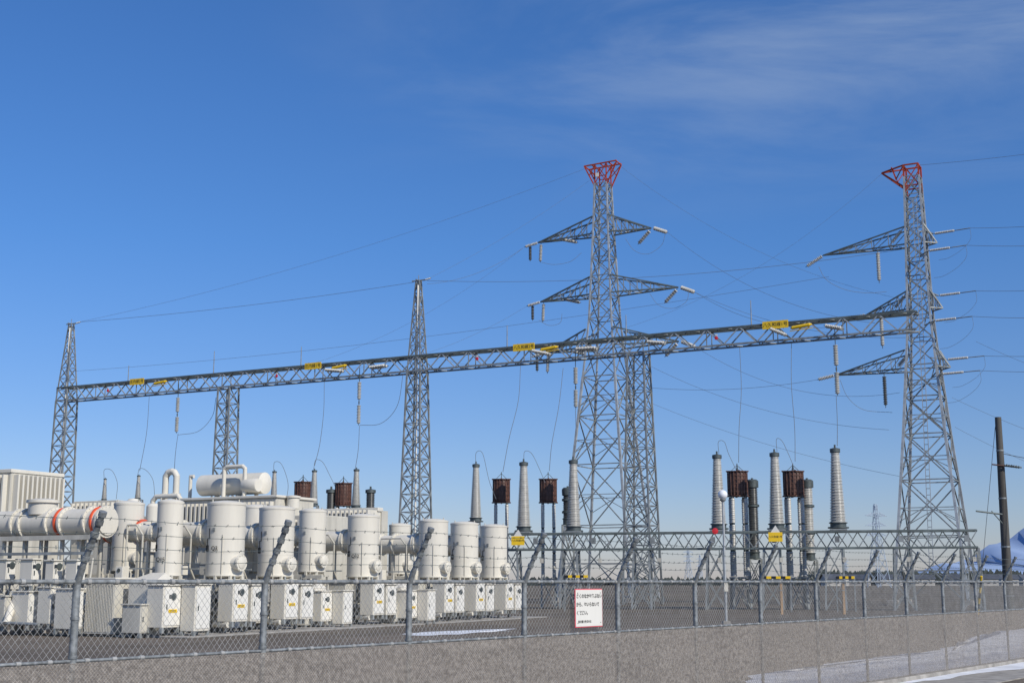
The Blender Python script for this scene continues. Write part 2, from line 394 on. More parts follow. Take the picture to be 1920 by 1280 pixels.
def w2(base,l): return base+GX*l[0]+GY*l[1]+Vector((0,0,l[2]))
c=B()
zt=41.6; zb=39.7; hw_=.6
for y in(-hw_,hw_):
    c.bar((-1.7,y,zt),(1.7,y,zt+.1),.11,RED)
    for sx in(-1,1):
        c.bar((sx*hw_,y,zb-.3),(sx*1.7,y,zt),.11,RED); c.bar((sx*hw_,y,zb-.3),(sx*hw_,y,zt),.1,RED); c.bar((sx*hw_,y,zb+.8),(sx*1.7,y,zt),.07,RED)
        c.bar((sx*1.15,y,zb+.9),(sx*.6,y,zt),.07,RED)
    c.bar((-hw_,y,zb+.7),(hw_,y,zb+.7),.07,RED); c.bar((-hw_,y,zb),(hw_,y,zt),.07,RED); c.bar((hw_,y,zb),(-hw_,y,zt),.07,RED)
for x in(-1.7,-.9,0,.9,1.7): c.bar((x,-hw_,zt),(x,hw_,zt),.09,RED)
c.box((-.3,-.72,zb+.8),(.32,.04,.38),WHITE)
c.obj("red_lattice_cap",mp)
ATT={}
for i,(z,Ll,Lr) in enumerate(((34.7,6.2,4.1),(28.7,5.7,6.4),(23.6,4.9,6.0))):
    hwz=interp(mprof,z)/2
    c=B(); tl=arm(c,-1,Ll,z,z+1.7,hwz,STEELD,.12,m2=STEEL); tr=arm(c,1,Lr,z,z+1.7,hwz,STEELD,.12,m2=STEEL)
    c.obj("crossarm",mp); ATT[('m',i,-1)]=tl; ATT[('m',i,1)]=tr
    istr(mp,tl,tl+Vector((-1.4,-.3,-.35)),.16); istr(mp,tl+Vector((.3,0,-.1)),tl+Vector((.1,.2,-2.0)),.18)
    istr(mp,tl+Vector((-.9,0,-.2)),tl+Vector((-.9,0,-1.8)),.17,PORCD)
    istr(mp,tr+Vector((-.3,.6,0)),tr+Vector((-1.7,.8,-1.2)),.2,n=12); istr(mp,tr+Vector((.2,0,0)),tr+Vector((1.8,-.4,-.75)),.2,n=12)
    istr(mp,tl+Vector((2.6,0,0)),tl+Vector((4.3,0,-.5)),.16,n=12)
RP=Vector((33.5,105,0)); rprof=[(0,5.6),(14,3.1),(22.6,1.8),(35.0,1.2)]
rp=pylon(RP,rprof,35.0,"tall grey lattice pylon with red top beside the gantry end")
c=B(); zb=34.2; zt=36.0
for y in(-.6,.6):
    for x in(-.6,.6): c.bar((x,y,zb-.6),(x,y,zt),.13,RED)
    c.bar((-.6,y,zt),(.6,y,zt),.11,RED); c.bar((-2.5,0,zt-.25),(-.6,y,zt),.11,RED); c.bar((-2.5,0,zt-.25),(-.6,y,zb-.1),.12,RED)
    c.bar((-.6,y,zb),(.6,y,zt),.07,RED); c.bar((.6,y,zb),(-.6,y,zt),.07,RED); c.bar((-.6,y,zb),(.6,y,zb),.1,RED)
    c.bar((-1.6,y*.5,zt-.1),(-1.3,y*.65,zb+.7),.07,RED); c.bar((-1.3,y*.65,zb+.7),(-.6,y,zt),.07,RED)
for x in(-1.6,-.6,.6): c.bar((x,-.5,zt-.05),(x,.5,zt-.05),.09,RED)
c.obj("red_lattice_cap",rp)
c=B(); 
for k in range(60):
    z=3+k*.5; w_=interp(rprof,z)/2; w3=interp(rprof,z+.5)/2
    if z>34: break
    c.bar((.3,-w_-.02,z),(-.0,-w_-.02,z),.05,STEEL)
    for x in(.3,0): c.bar((x,-w_-.02,z),(x,-w3-.02,z+.5),.05,STEELB)
c.obj("climbing_ladder",rp)
DZ=((1.2,-1.0),(1.4,-1.3),(.9,-.75))
for i,(z,Ll) in enumerate(((29.2,7.0),(23.7,3.5),(18.8,6.0))):
    hwz=interp(rprof,z)/2
    c=B(); tl=arm(c,-1,Ll,z,z+1.5,hwz,STEELD,.1,m2=STEEL); tr=arm(c,1,.9,z,z+1.6,hwz,STEEL,.09,n=3)
    for (y,dz) in((1.6,DZ[i][0]),(-1.6,DZ[i][1])):
        c.bar((hwz-.6,0,z+dz),(hwz+.4,y,z+dz),.08,STEEL); c.bar((hwz,0,z+dz),(hwz+.4,y,z+dz),.08,STEEL); c.bar((hwz-.6,0,z+dz),(hwz-.3,0,z+.2),.07,STEEL)
    c.bar((-3,-.9,z-.3),(-3,.5,z),.06,STEELD); c.obj("crossarm",rp); ATT[('r',i,-1)]=tl; ATT[('r',i,1)]=tr
    istr(rp,tl,tl+Vector((-1.5,-.2,-.9 if i==0 else -.3)),.17,n=10)
    istr(rp,(-3.0,-.9,z-.3),(-3.0,-.9,z-3.1),.18,n=16,m=PORCD if i==2 else PORC); istr(rp,(-2.0,-.3,z+.3),(-1.0,-.5,z+1.3),.17,n=10)
    for (y,dz) in((1.6,DZ[i][0]),(-1.6,DZ[i][1])):
        istr(rp,(hwz+.4,y,z+dz),(hwz+2.3,y-.3,z+dz),.115,n=16); c=B(); c.tube((hwz+2.3,y-.3,z+dz),(hwz+3.4,y-.5,z+dz),.04,STEEL,n=6); c.obj("dead_end_clamp",rp)
        ATT[('ro',i,1 if y>0 else -1)]=Vector((hwz+3.4,y-.5,z+dz))
for k,v1 in {(0,1):405,(0,-1):462,(1,1):535,(1,-1):603,(2,1):661,(2,-1):701}.items():
    p=w2(RP,ATT[('ro',)+k]); q=P(2450,v1-70,88)
    wire(p,q,.9,.022)
    loopwire([p,p+GX*.0+Vector((0,0,-.9)),p+GX*-.7+Vector((0,0,-1.7)),p+GX*-1.8+Vector((0,0,-2.3)),p+GX*-2.6+Vector((0,0,-2.4))],.012)
wire(w2(RP,(.6,0,36.0)),P(2450,200,88),.5,.02,"thin ground wire leaving the red pylon top")
# ================= WIRES =================
c_top=lambda s_:G0+GX*s_+Vector((0,0,28.7))
gb=lambda u,dz=.3,dy=0.8:G0+GX*gs(u)+GY*dy+Vector((0,0,GZ+dz))
wire(w2(MP,(-1.7,0,41.6)),c_top(1.2),1.2,.016,"thin ground wire from red pylon top to gantry peak")
wire(w2(MP,(-1.4,0,40.3)),c_top(43.2),.5,.012,"thin ground wire from red pylon top to gantry peak")
wire(c_top(1.2),c_top(42.2),.35,.024)
wire(c_top(43.6),w2(RP,(-.6,0,29.0)),1.0,.024)
wire(w2(RP,(-2.5,0,35.7)),gb(1000,1,1),3.0,.011)
wire(w2(MP,(1.7,0,41.4)),w2(RP,(-.6,0,24.5)),2.0,.013)
tl=lambda i:w2(MP,ATT[('m',i,-1)]+Vector((-1.4,-.3,-.35)))
trr=lambda i:w2(MP,ATT[('m',i,1)]+Vector((1.8,-.4,-.75)))
wire(tl(0),c_top(43.6)+Vector((0,0,-.3)),.8,.018)
wire(tl(0),gb(480),2.0,.012); wire(tl(1),gb(640),1.2,.013); wire(tl(2),gb(830),.7,.015)
wire(trr(0),gb(1640),1.6,.018); wire(trr(1),gb(1560),1.1,.02); wire(trr(1),w2(RP,(-1,0,21.5)),1.2,.018); wire(trr(2),w2(RP,(-2,0,17)),1.8,.018)
wire(w2(MP,(2,0,23)),w2(RP,(-3,0,14)),1.5,.018); wire(w2(MP,(2.5,0,19.8)),w2(RP,ATT[('r',2,-1)]+Vector((-1.5,-.2,-.3))),.6,.02)
wire(w2(MP,(2.5,0,19)),w2(RP,(-1.5,0,10)),.8,.016)
wire(G0+GX*.2+Vector((0,0,23.5)),G0+GX*80+Vector((0,0,25.2)),.9,.018)
wire(P(1830,640,112),P(2300,770,95),1,.016); wire(P(1785,745,108),P(2300,900,100),1,.016); wire(P(1790,800,108),P(2300,980,100),1,.016)
def lp(pts,Y,**k): loopwire([P(u,v,Y) for u,v in pts],.017,**k)
lp([(1015,492),(1040,496),(1070,490),(1090,474)],122); lp([(1010,600),(1030,610),(1050,605),(1054,588)],122)
lp([(1172,447),(1190,470),(1215,476),(1240,460),(1247,440)],119); lp([(1218,550),(1235,572),(1262,578),(1286,566),(1292,546)],119)
lp([(1535,500),(1550,525),(1585,543),(1625,549),(1662,547)],106); lp([(1575,712),(1590,745),(1620,768),(1673,773)],106)
def drop(pts,Y0,Y1):
    n=len(pts)-1; loopwire([P(u,v,Y0+(Y1-Y0)*i/n) for i,(u,v) in enumerate(pts)],.022,label="slack down-lead cable from gantry to terminal equipment",name="down_lead")
Yt=lambda u:91-(u-950)/880*7
drop([(280,742),(275,810),(262,882)],129,100); drop([(334,812),(329,850),(326,905)],127,75)
drop([(405,745),(398,780),(372,808),(334,815)],126,127)
drop([(608,716),(607,770),(600,830),(590,872)],120,96); drop([(674,797),(672,840),(666,880)],118,96)
drop([(756,700),(745,760),(715,793),(675,797)],116,118)
drop([(976,686),(972,750),(955,820),(943,884)],110,Yt(940)+2); drop([(1056,690),(1048,760),(1035,830),(1030,882)],108,Yt(1030)+2)
drop([(1079,766),(1080,820),(1076,858)],107,Yt(1076))
drop([(1387,652),(1390,730),(1386,800),(1385,866)],102,Yt(1385)+2); drop([(1484,642),(1484,720),(1490,800),(1491,864)],101,Yt(1490)+2); drop([(1568,742),(1570,790),(1570,835)],99,Yt(1570))
# ================= BUSHINGS / TRAPS / LOWER TRUSS =================
def bushing(name,L,r1,r2,label,grp,m=PORC,base=.35):
    e=thing(name,label,"insulator bushing",(0,0,0),0,grp); c=B()
    sheds(c,(0,0,base),(0,0,1),L-base-.35,r1,r2,int((L)/.095),m); c.obj("porcelain_shed_stack",e)
    c=B(); c.lathe((0,0,0),(0,0,1),[(r1*1.25,0),(r1*1.25,.08),(r1*.95,.1),(r1*.95,base-.06),(r1*1.1,base-.05),(r1*1.1,base)],CAPM,n=16); c.obj("metal_base",e)
    c=B(); c.lathe((0,0,L-.35),(0,0,1),[(r2*.9,0),(r2*1.15,.03),(r2*1.15,.25),(r2*.5,.3),(r2*.22,.32),(r2*.22,.5)],CAPM,n=12); c.obj("terminal_cap",e)
    return e
def putb(u,vb,vt,Y,Lref):
    b0=P(u,vb,Y); t=P(u,vt,Y); s=(t.z-b0.z)/Lref; return b0,s
BU=bushing("terminal_bushing",4.9,.46,.25,"tall ribbed grey-white porcelain bushing on the lower steel frame","porcelain bushings")
first=True
for u,vb,vt in((892,978,868),(982,996,864),(1076,996,860),(1348,992,850),(1457,992,846),(1572,990,838),(195,938,896),(258,936,890),(513,940,882),(588,948,880),(667,952,878)):
    Y=Yt(u) if u>800 else (90 if u>500 else 96)
    b0,s=putb(u,vb,vt,Y,4.9)
    if first: BU.location=b0; BU.scale=(s*1.1,s*1.1,s); first=False
    else:
        n_=copy_thing(BU,b0,0,s); n_.scale=(s*1.1,s*1.1,s)
        if u<800: n_.scale=(s*1.3,s*1.3,s); n_["label"]="ribbed grey-white porcelain bushing above the cream switchgear"
    if u<900:
        pe=thing("support_pedestal","grey steel pedestal holding a porcelain bushing","pedestal",(b0.x,b0.y,0),0,"steel support pedestals"); c=B(); lattice(c,[(0,.8),(b0.z,.6)],zl(0,b0.z-.02,6),.08,.05,STEEL); c.obj("lattice_frame",pe)
for u,vb,vt,lab in((1415,1048,900,1),(1519,1050,900,0),(1065,985,915,1)):
    Y=Yt(u)+3; b0=P(u,vb,Y);t=P(u,vt,Y); L=t.z-b0.z
    e=bushing("voltage_transformer",L,.37,.37,"stout %s ribbed voltage transformer column on steel stand"%("dark grey" if lab else "light grey"),"voltage transformer columns",PORCD if lab else PORC,.5)
    e["category"]="voltage transformer"; e.location=b0
    c=B(); c.lathe((0,0,L-.5),(0,0,1),[(.42,0),(.42,.45),(.3,.55)],CAPM,n=14); c.obj("head_cap",e)
    for z in(L*.33,L*.66): c=B(); c.lathe((0,0,z),(0,0,1),[(.43,0),(.43,.15)],CAPM,n=14); c.obj("joint_ring",e)
    c=B(); lattice(c,[(-b0.z,.8),(0,.8)],zl(-b0.z,0,2),.1,.06,STEEL); c.obj("steel_stand",e)
for u in(620,694):
    b0=P(u,965,95); e=bushing("voltage_transformer",1.9,.33,.33,"squat dark grey ribbed voltage transformer column","voltage transformer columns",PORCD,.3); e.location=b0; e["category"]="voltage transformer"
    c=B(); lattice(c,[(-b0.z,.8),(0,.8)],zl(-b0.z,0,5),.1,.06,STEEL); c.obj("steel_stand",e)
def trap(rr,h,hp):
    e=thing("line_trap","dark brown slatted cylindrical line trap on slender porcelain posts","line trap",(0,0,0),0,"brown line traps")
    c=B(); z0=hp
    c.lathe((0,0,z0+.05),(0,0,1),[(rr*.6,0),(rr*.86,.04),(rr*.9,.2),(rr*.9,h-.3),(rr*.86,h-.14),(rr*.6,h-.1)],BROWN,n=28)
    for i in range(18):
        t=2*math.pi*i/18; x,y=rr*.93*math.cos(t),rr*.93*math.sin(t); c.bar((x,y,z0+.06),(x,y,z0+h-.06),.045,BROWN)
    for z in(0,.17,.33,.5,.67,.83,1.0): c.lathe((0,0,z0+z*(h-.05)),(0,0,1),[(rr*.8,0),(rr*(1.0 if z in(0,1.0) else .95),0),(rr*(1.0 if z in(0,1.0) else .95),.05),(rr*.8,.05)],BROWN,n=28)
    for a in(0,math.pi/2): 
        d=Vector((math.cos(a),math.sin(a),0)); c.bar(d*-rr*1.06+Vector((0,0,z0+h)),d*rr*1.06+Vector((0,0,z0+h)),.08,BROWN); c.bar(d*-rr*1.06+Vector((0,0,z0)),d*rr*1.06+Vector((0,0,z0)),.08,BROWN)
        c.bar(d*-rr*.6+Vector((0,0,z0+h)),Vector((0,0,z0+h+.4)),.03,CAPM); c.bar(d*rr*.6+Vector((0,0,z0+h)),Vector((0,0,z0+h+.4)),.03,CAPM)
    c.tube((0,0,z0+h),(0,0,z0+h+.5),.03,CAPM,n=6)
    c.obj("coil_cage",e)
    zs=2.0
    for sx in(-1,1):
        for sy in(-1,1):
            c=B()
            for k in range(3):
                l=(hp-zs-.05)/3; zz=zs+.02+k*l; sheds(c,(sx*.38,sy*.38,zz),(0,0,1),l-.12,.13,.13,13,PORC,seg=10); c.tube((sx*.38,sy*.38,zz+l-.13),(sx*.38,sy*.38,zz+l),.09,CAPM,n=8)
            c.obj("post_insulator",e)
    c=B(); lattice(c,[(0,1.0),(zs-.1,.9)],[0,zs-.1],.12,.07,STEEL); c.box((0,0,zs-.06),(1.1,1.1,.1),STEEL); c.obj("steel_stand",e)
    return e
TR=trap(.62,1.6,7.05)
for i,(u,vt,vb,Y) in enumerate(((940,900,942,Yt(940)+2),(1028,898,942,Yt(1028)+2),(1384,884,942,Yt(1384)+2),(1489,880,942,Yt(1489)+2),(567,912,946,95),(643,908,948,95))):
    b0=P(u,vb,Y); s=b0.z/7.05
    if i==0: TR.location=(b0.x,Y,0); TR.scale=(s,)*3
    else:
        n_=copy_thing(TR,(b0.x,Y,0),0,s)
        if i in(2,3): n_.scale=(s*1.17,s*1.17,s*1.06)
for pts in ([(892,868),(893,848),(905,850),(917,900),(930,935)],[(982,864),(984,846),(997,850),(1012,880),(1022,905)],[(1348,850),(1347,828),(1358,828),(1366,850),(1380,880)],[(1457,846),(1456,823),(1466,826),(1478,850),(1487,872)],[(195,896),(196,880),(210,882),(220,905),(218,935)],[(258,890),(262,878),(275,882),(287,900),(290,930)],[(513,882),(515,866),(528,870),(540,905),(537,938)],[(588,880),(592,862),(605,866),(618,890),(630,915)]):
    lp(pts,Yt(pts[0][0]) if pts[0][0]>800 else 95,label="thin curved jumper cable arching from bushing terminal")
A_=P(955,1001,90.9); Z_=P(1830,993,84.0); A_.z=Z_.z=5.05
d=(Z_-A_); LT=d.length; tr_=thing("bus_support_frame","low galvanised steel truss frame carrying porcelain bushings","steel frame",(A_.x,A_.y,0),math.atan2(d.y,d.x))
c=B(); n=46
for y in(-.55,.55):
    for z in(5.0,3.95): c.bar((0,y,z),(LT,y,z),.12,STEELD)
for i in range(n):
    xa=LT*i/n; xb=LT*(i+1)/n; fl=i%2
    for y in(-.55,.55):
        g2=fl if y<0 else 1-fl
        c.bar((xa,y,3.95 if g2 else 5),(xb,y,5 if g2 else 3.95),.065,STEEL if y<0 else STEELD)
    c.bar((xa,-.5 if fl else .5,5),(xb,.5 if fl else -.5,5),.05,STEELD); c.bar((xa,-.5 if fl else .5,3.95),(xb,.5 if fl else -.5,3.95),.05,STEELD)
    if i%6==3: c.box((xa,-.68,4.5),(.3,.2,.4),STEEL); c.bar((xa+.4,-.6,3.95),(xa+.4,-.6,3.3),.06,STEELD); c.box((xa+.4,-.6,3.2),(.22,.16,.3),CREAM2)
c.bar((0,0,5.06),(LT,0,5.06),.08,STEEL)
c.obj("truss_beam",tr_)
for t in(.005,.14,.3,.46,.58,.71,.85,.985):
    c=B(); lattice(c,[(0,1.3),(3.9,1.0)],[0,1.9,3.9],.12,.06,STEEL); c.obj("frame_leg",tr_,loc=(LT*t,0,0))
for u in(982,1076,1348,1457,1572):
    x=(P(u,993,Yt(u))-A_).dot(d.normalized())
    c=B(); c.box((0,0,5.12),(1.1,1.2,.1),STEEL,.01); c.obj("bushing_platform",tr_,loc=(x,0,0))
for u,v,w in((1080,1080,40),(1455,1082,48),(1585,1082,30)):
    c0=P(u,v,82); e=thing("hazard_barrier","low barrier rail painted in yellow and black stripes","barrier",(c0.x,c0.y,0),math.radians(-13),"striped barriers"); c=B(); k=6; W=w/2491*82*1.1
    for i in range(k): c.box((-W/2+W*(i+.5)/k,0,c0.z),(W/k,.1,.16),YEL if i%2 else BLACK)
    c.obj("striped_rail",e)
    for x in(-W/2,W/2): c=B(); c.bar((x,.1,0),(x,.1,c0.z+.1),.09,STEEL); c.obj("leg",e)
for u,v,t in((971,1013,"八久和線2号"),(1454,1006,"八久和線1号")):
    c0=P(u,v,Yt(u)-1.2); e=thing("line_name_sign","yellow plate with black line name and white top","sign",c0,math.radians(-13),"yellow line name signs"); 
    w=.9; c=B(); c.box((0,0,0),(w,.04,.6),YEL); c.obj("yellow_plate",e)
    c=B(); c.box((0,.06,0),(.06,.08,1.0),STEEL); c.obj("mounting_bracket",e)
    c=B(); c.add([(-.3,0,.3),(.3,0,.3),(0.02,0,.75),(-.3,.03,.3),(.3,.03,.3),(0.02,.03,.75)],[(0,1,2),(5,4,3),(0,2,5,3),(1,4,5,2)],WHITE); c.obj("white_marker",e)
    text("lettering",t,.16,BLACK,e,(0,-.024,.0),RX) 
c0=P(1341,995,Yt(1341)-1.5); e=thing("marker_disc","round red marker disc on a short bracket","marker",c0,math.radians(-13)); c=B(); c.lathe((0,0,0),(0,-1,0),[(.05,0),(.2,.02),(.2,.05),(.05,.07)],BRED,n=18); c.bar((0,.05,-.3),(0,.05,.2),.05,STEEL); c.obj("red_disc",e)
# lamp post
lp0=P(1355,927,52); e=thing("street_lamp","white globe lamp on a slim grey pole","lamp",(lp0.x,lp0.y,0)); c=B()
c.tube((0,0,0),(0,0,lp0.z-.2),.055,STEELB,r2=.042,n=12); c.obj("pole",e)
c=B(); c.box((0,0,.15),(.3,.3,.3),CONC,.02); c.obj("pole_base",e); c=B(); c.box((0,-.12,1.6),(.16,.12,.35),CREAM,.01); c.obj("switch_box",e)
c=B(); pr=[(.19*math.sin(math.pi*i/12)+.001,-.19*math.cos(math.pi*i/12)) for i in range(13)]; c.lathe((0,0,lp0.z),(0,0,1),pr,GLASS,n=24); c.obj("globe",e)
c=B(); c.lathe((0,0,lp0.z-.28),(0,0,1),[(.06,0),(.12,.06),(.13,.1),(.08,.13)],STEEL,n=16); c.obj("globe_collar",e)
# utility pole
p1=P(1869,782,55); p2=P(1888,1110,55); e=thing("utility_pole","dark weathered utility pole with side arm and cable fittings","utility pole",(p2.x+.05,55,0)); c=B()
dx=p1.x-p2.x; c.tube((0,0,-.1),(dx*1.0,0,p1.z),.21,POLE,r2=.13,n=16); c.obj("pole_shaft",e)
c=B(); z=P(1870,960,55).z; c.tube((-1.15,-.1,z+.05),(.05,-.1,z-.1),.035,STEELD,n=8); c.tube((-.5,-.1,z+.05),(-.05,-.1,z-.5),.025,STEELD,n=8); c.obj("side_arm",e)
c=B(); c.tube((-.35,-.1,p1.z-2.0),(.7,-.3,p1.z-2.15),.03,BROWN,n=8); string(c,(.1,-.3,p1.z-2.05),(.8,-.3,p1.z-2.15),.06,CAPM,n=6); c.obj("cable_fitting",e)
for k in range(4): c=B(); zz=1.2+k*2; c.lathe((dx*zz/p1.z,0,zz),(0,0,1),[(.215-.02*k,0),(.215-.02*k,.06)],STEEL,n=16); c.obj("pole_band",e)
wire(P(1880,850,55),P(2300,880,48),.3,.02,"black service cable running from the utility pole")
a0=P(1866,800,55); a1=P(1832,1160,60); a1.z=0.05
wire(a0,a1,0,.016,"thin stay wire of the utility pole")
e=thing("stay_wire_guard","yellow and black striped guard tube around a stay wire","guard",a1); c=B(); dd=(a0-a1).normalized()
for k in range(8): c.tube(dd*(.1+k*.28),dd*(.1+(k+1)*.28),.05,YEL if k%2 else BLACK,n=10)
c.obj("striped_tube",e)
# ================= SWITCHGEAR =================
def flange(c,o,ax,r,t=.08,m=CREAM,bolts=14):
    o=Vector(o); d=Vector(ax).normalized(); c.lathe(o-d*t/2,d,[(r*.6,0),(r,0),(r,t),(r*.6,t)],m,n=24)
    a=Vector((0,0,1)) if abs(d.z)<.9 else Vector((1,0,0)); x=d.cross(a).normalized(); y=d.cross(x)
    for i in range(bolts):
        q=o+x*(r*.92*math.cos(i*6.283/bolts))+y*(r*.92*math.sin(i*6.283/bolts)); c.tube(q-d*(t/2+.02),q+d*(t/2+.02),.015,CREAM2,n=6)
def cabinet(parent,c0,sz,name="control_cabinet",m=CREAM,gauge=True,label=True):
    c=B(); c.box(c0,sz,m,.02); x,y,z=c0; sx,sy,sz_=sz
    c.box((x,y,z+sz_/2+.02),(sx+.1,sy+.1,.05),m,.01)
    for i in(-1,1):
        for j in(-1,1): c.box((x+i*(sx/2-.06),y+j*(sy/2-.06),z-sz_/2-.08),(.1,.1,.18),STEEL)
    o=c.obj(name,parent)
    d=B(); d.box((x+sx/2+.012,y,z),(.02,sy*.86,sz_*.88),WHITE if m==CREAM else m,.0); d.box((x+sx/2+.035,y-sy*.33,z),(.03,.03,.16),CAPM)
    for zz in(-.35,.35): d.box((x+sx/2+.03,y+sy*.42,z+sz_*zz),(.03,.03,.09),STEEL)
    if gauge: 
        d.lathe((x+sx/2+.02,y+.02,z+sz_*.24),(1,0,0),[(.05,0),(.12,0),(.12,.03),(.1,.035)],CAPM,n=18)
        d.box((x+sx/2+.03,y-.14,z+sz_*.24),(.02,.1,.12),DKWIN)
    d.obj("cabinet_door",o)
    if label:
        d=B(); d.box((x+sx/2+.028,y,z-.14),(.014,sy*.45,.11),YEL)
        for k in(-1,1): d.box((x+sx/2+.037,y,z-.14+k*.02),(.006,sy*.36,.012),BLACK)
        d.obj("yellow_label",o)
    return o
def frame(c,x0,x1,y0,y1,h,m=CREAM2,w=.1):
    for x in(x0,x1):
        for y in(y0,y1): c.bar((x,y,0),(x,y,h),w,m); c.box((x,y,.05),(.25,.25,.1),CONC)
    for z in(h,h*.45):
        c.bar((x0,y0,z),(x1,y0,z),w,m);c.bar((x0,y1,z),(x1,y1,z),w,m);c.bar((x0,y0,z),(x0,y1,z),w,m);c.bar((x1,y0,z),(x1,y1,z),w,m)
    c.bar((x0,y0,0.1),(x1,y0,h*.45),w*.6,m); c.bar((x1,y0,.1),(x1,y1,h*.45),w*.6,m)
def pipe(c,pts,r,m=CREAM):
    for a,b_ in zip(pts,pts[1:]):
        c.tube(a,b_,r,m,n=14)
    for p_ in pts[1:-1]:
        pr=[(r*math.sin(math.pi*i/8)+.0005,-r*math.cos(math.pi*i/8)) for i in range(9)]; c.lathe(p_,(0,0,1),pr,m,n=14)
def unit(r,zt,zb,label,cab=True,pipel=2.2,diagram=True,side=True,rings=False):
    e=thing("gas_switchgear_unit",label,"switchgear",(0,0,0),GROT,"cream gas insulated switchgear units")
    c=B(); h=zt-zb
    c.lathe((0,0,zb),(0,0,1),[(r*.5,-.14),(r*.9,-.05),(r*1.04,.0),(r*1.04,.06),(r,.06),(r,h-.12),(r*1.025,h-.12),(r*1.025,h-.05),(r*.96,h-.03),(r*.7,h+.02),(r*.3,h+.05),(.01,h+.055)],CREAM,n=48)
    c.lathe((0,0,zb+h*.3),(0,0,1),[(r*.98,0),(r*1.008,.0),(r*1.008,.03),(r*.98,.03)],CREAM,n=48)
    for i in range(3):
        t=i*2.1; c.tube((r*.8*math.cos(t),r*.8*math.sin(t),zt-.05),(r*.8*math.cos(t),r*.8*math.sin(t),zt+.08),.025,CREAM2,n=8)
    t=math.radians(-60); c.tube((r*1.03*math.cos(t),r*1.03*math.sin(t),zb-.1),(r*1.03*math.cos(t),r*1.03*math.sin(t),zb+h*.55),.018,CREAM2,n=6)
    c.box((r*1.02*math.cos(t-.5),r*1.02*math.sin(t-.5),zb+h*.62),(.1,.04,.12),STEEL)
    for k in range(8):
        t=k*math.pi/4+.2; c.box((r*1.0*math.cos(t),r*1.0*math.sin(t),zb-.06),(.09,.09,.16),CREAM2)
    c.obj("tank",e)
    if side:
        c=B(); z=zb+.45; c.tube((r*.6,-.15,z),(r*1.22,-.15,z),.24,CREAM,n=24); flange(c,(r*1.26,-.15,z),(1,0,0),.29,.07,CREAM,12); c.lathe((r*1.3,-.15,z),(1,0,0),[(.21,0),(.2,.03),(.12,.06),(.03,.07)],CREAM,n=24); c.obj("side_port",e)
    if pipel:
        c=B(); z=zb+h*.58; c.tube((-r*.5,0,z),(-r-pipel,0,z),r*.62,CREAM,n=32)
        for k in(.14,.24,pipel*.6,pipel-.1): flange(c,(-r-k,0,z),(1,0,0),r*.76,.07,CREAM,14)
        c.obj("busbar_pipe",e)
        c=B(); pipe(c,[(-r-.4,-r*.5,zb-.1),(-r-.4,-r*.9,zb+.3),(-r-.4,-r*.9,z-.1),(-r-.7,-r*.9,z+.25),(-r-pipel*.8,-r*.9,z+.25),(-r-pipel*.8,-r*.9,zb-.1)],.035,CREAM2); c.obj("gas_tubing",e)
        if rings:
            for k in(-(r+.35),): c=B(); c.lathe((k,0,z),(1,0,0),[(r*.5,0),(r*.78,0),(r*.78,.08),(r*.5,.08)],ORING,n=32); c.obj("gasket_ring",e)
            c=B(); c.tube((r*.5,0,z),(r+.5,0,z),r*.6,CREAM,n=32); c.obj("busbar_stub",e); c=B(); c.lathe((r+.12,0,z),(1,0,0),[(r*.5,0),(r*.75,0),(r*.75,.08),(r*.5,.08)],ORING,n=32); c.obj("gasket_ring",e)
    c=B(); frame(c,-r*.85,r*.85,-r*.85,r*.85,zb-.15); c.bar((-r*1.2,-r*.85,zb-.2),(r*1.6,-r*.85,zb-.2),.14,CREAM2)
    c.tube((-.1,-r,.2),(-.1,-r,zb-.2),.03,STEEL,n=8); c.tube((.15,-r,.2),(.15,-r,zb-.3),.03,STEEL,n=8); c.tube((-.4,-r*.4,.6),(.5,-r*.4,.9),.12,CREAM,n=12)
    if pipel:
        x1=-r-pipel
        for y in(-r,r): c.bar((x1,y,zb-.2),(-r,y,zb-.2),.14,CREAM2); c.bar((x1,y,1.0),(-r,y,1.0),.08,CREAM2); c.bar((x1,y,0),(x1,y,zb-.2),.11,CREAM2); c.bar(((x1-r)/2,y,0),((x1-r)/2,y,zb-.2),.09,CREAM2); c.bar((x1,y,1.0),((x1-r)/2,y,zb-.2),.07,CREAM2); c.bar((x1,y,.2),(-r,y,.2),.16,CREAM2)
        c.bar((x1*.75,0,zb-.2),(x1*.75,0,zb+h*.58-r*.6),.12,CREAM2); c.bar((x1*.5,0,zb-.2),(x1*.5,0,zb+h*.58-r*.6),.1,CREAM2)
        c.bar((x1,-r,zb+.25),(-r*.9,-r,zb+.25),.05,STEEL)
        for k in range(5): c.tube((x1+.3+k*.3,-r-.05,.1),(x1+.35+k*.28,-r-.05,zb-.1+.2*(k%2)),.03,CREAM2,n=8)
    c.obj("support_frame",e)
    if pipel:
        c=B(); c.lathe((-r-pipel*.5,0,1.25),(0,0,1),[(.1,-.4),(.3,-.38),(.3,.38),(.34,.38),(.34,.45),(.1,.47)],CREAM,n=24); c.obj("lower_vessel",e)
        for (x,z,sx,sz_) in((-r-pipel*.35,1.3,.5,.8),(-r-pipel*.62,.6,.5,.7),(-r-pipel*.92,1.0,.6,1.3),(-r-pipel*.7,zb+.1,.35,.45)):
            c=B(); c.box((x,-r-.25,z),(sx,.3,sz_),CREAM,.015); c.box((x,-r-.41,z),(sx*.85,.02,sz_*.88),WHITE); c.lathe((x,-r-.42,z+sz_*.2),(0,-1,0),[(.03,0),(.07,0),(.07,.02)],CAPM,n=12); c.obj("junction_box",e)
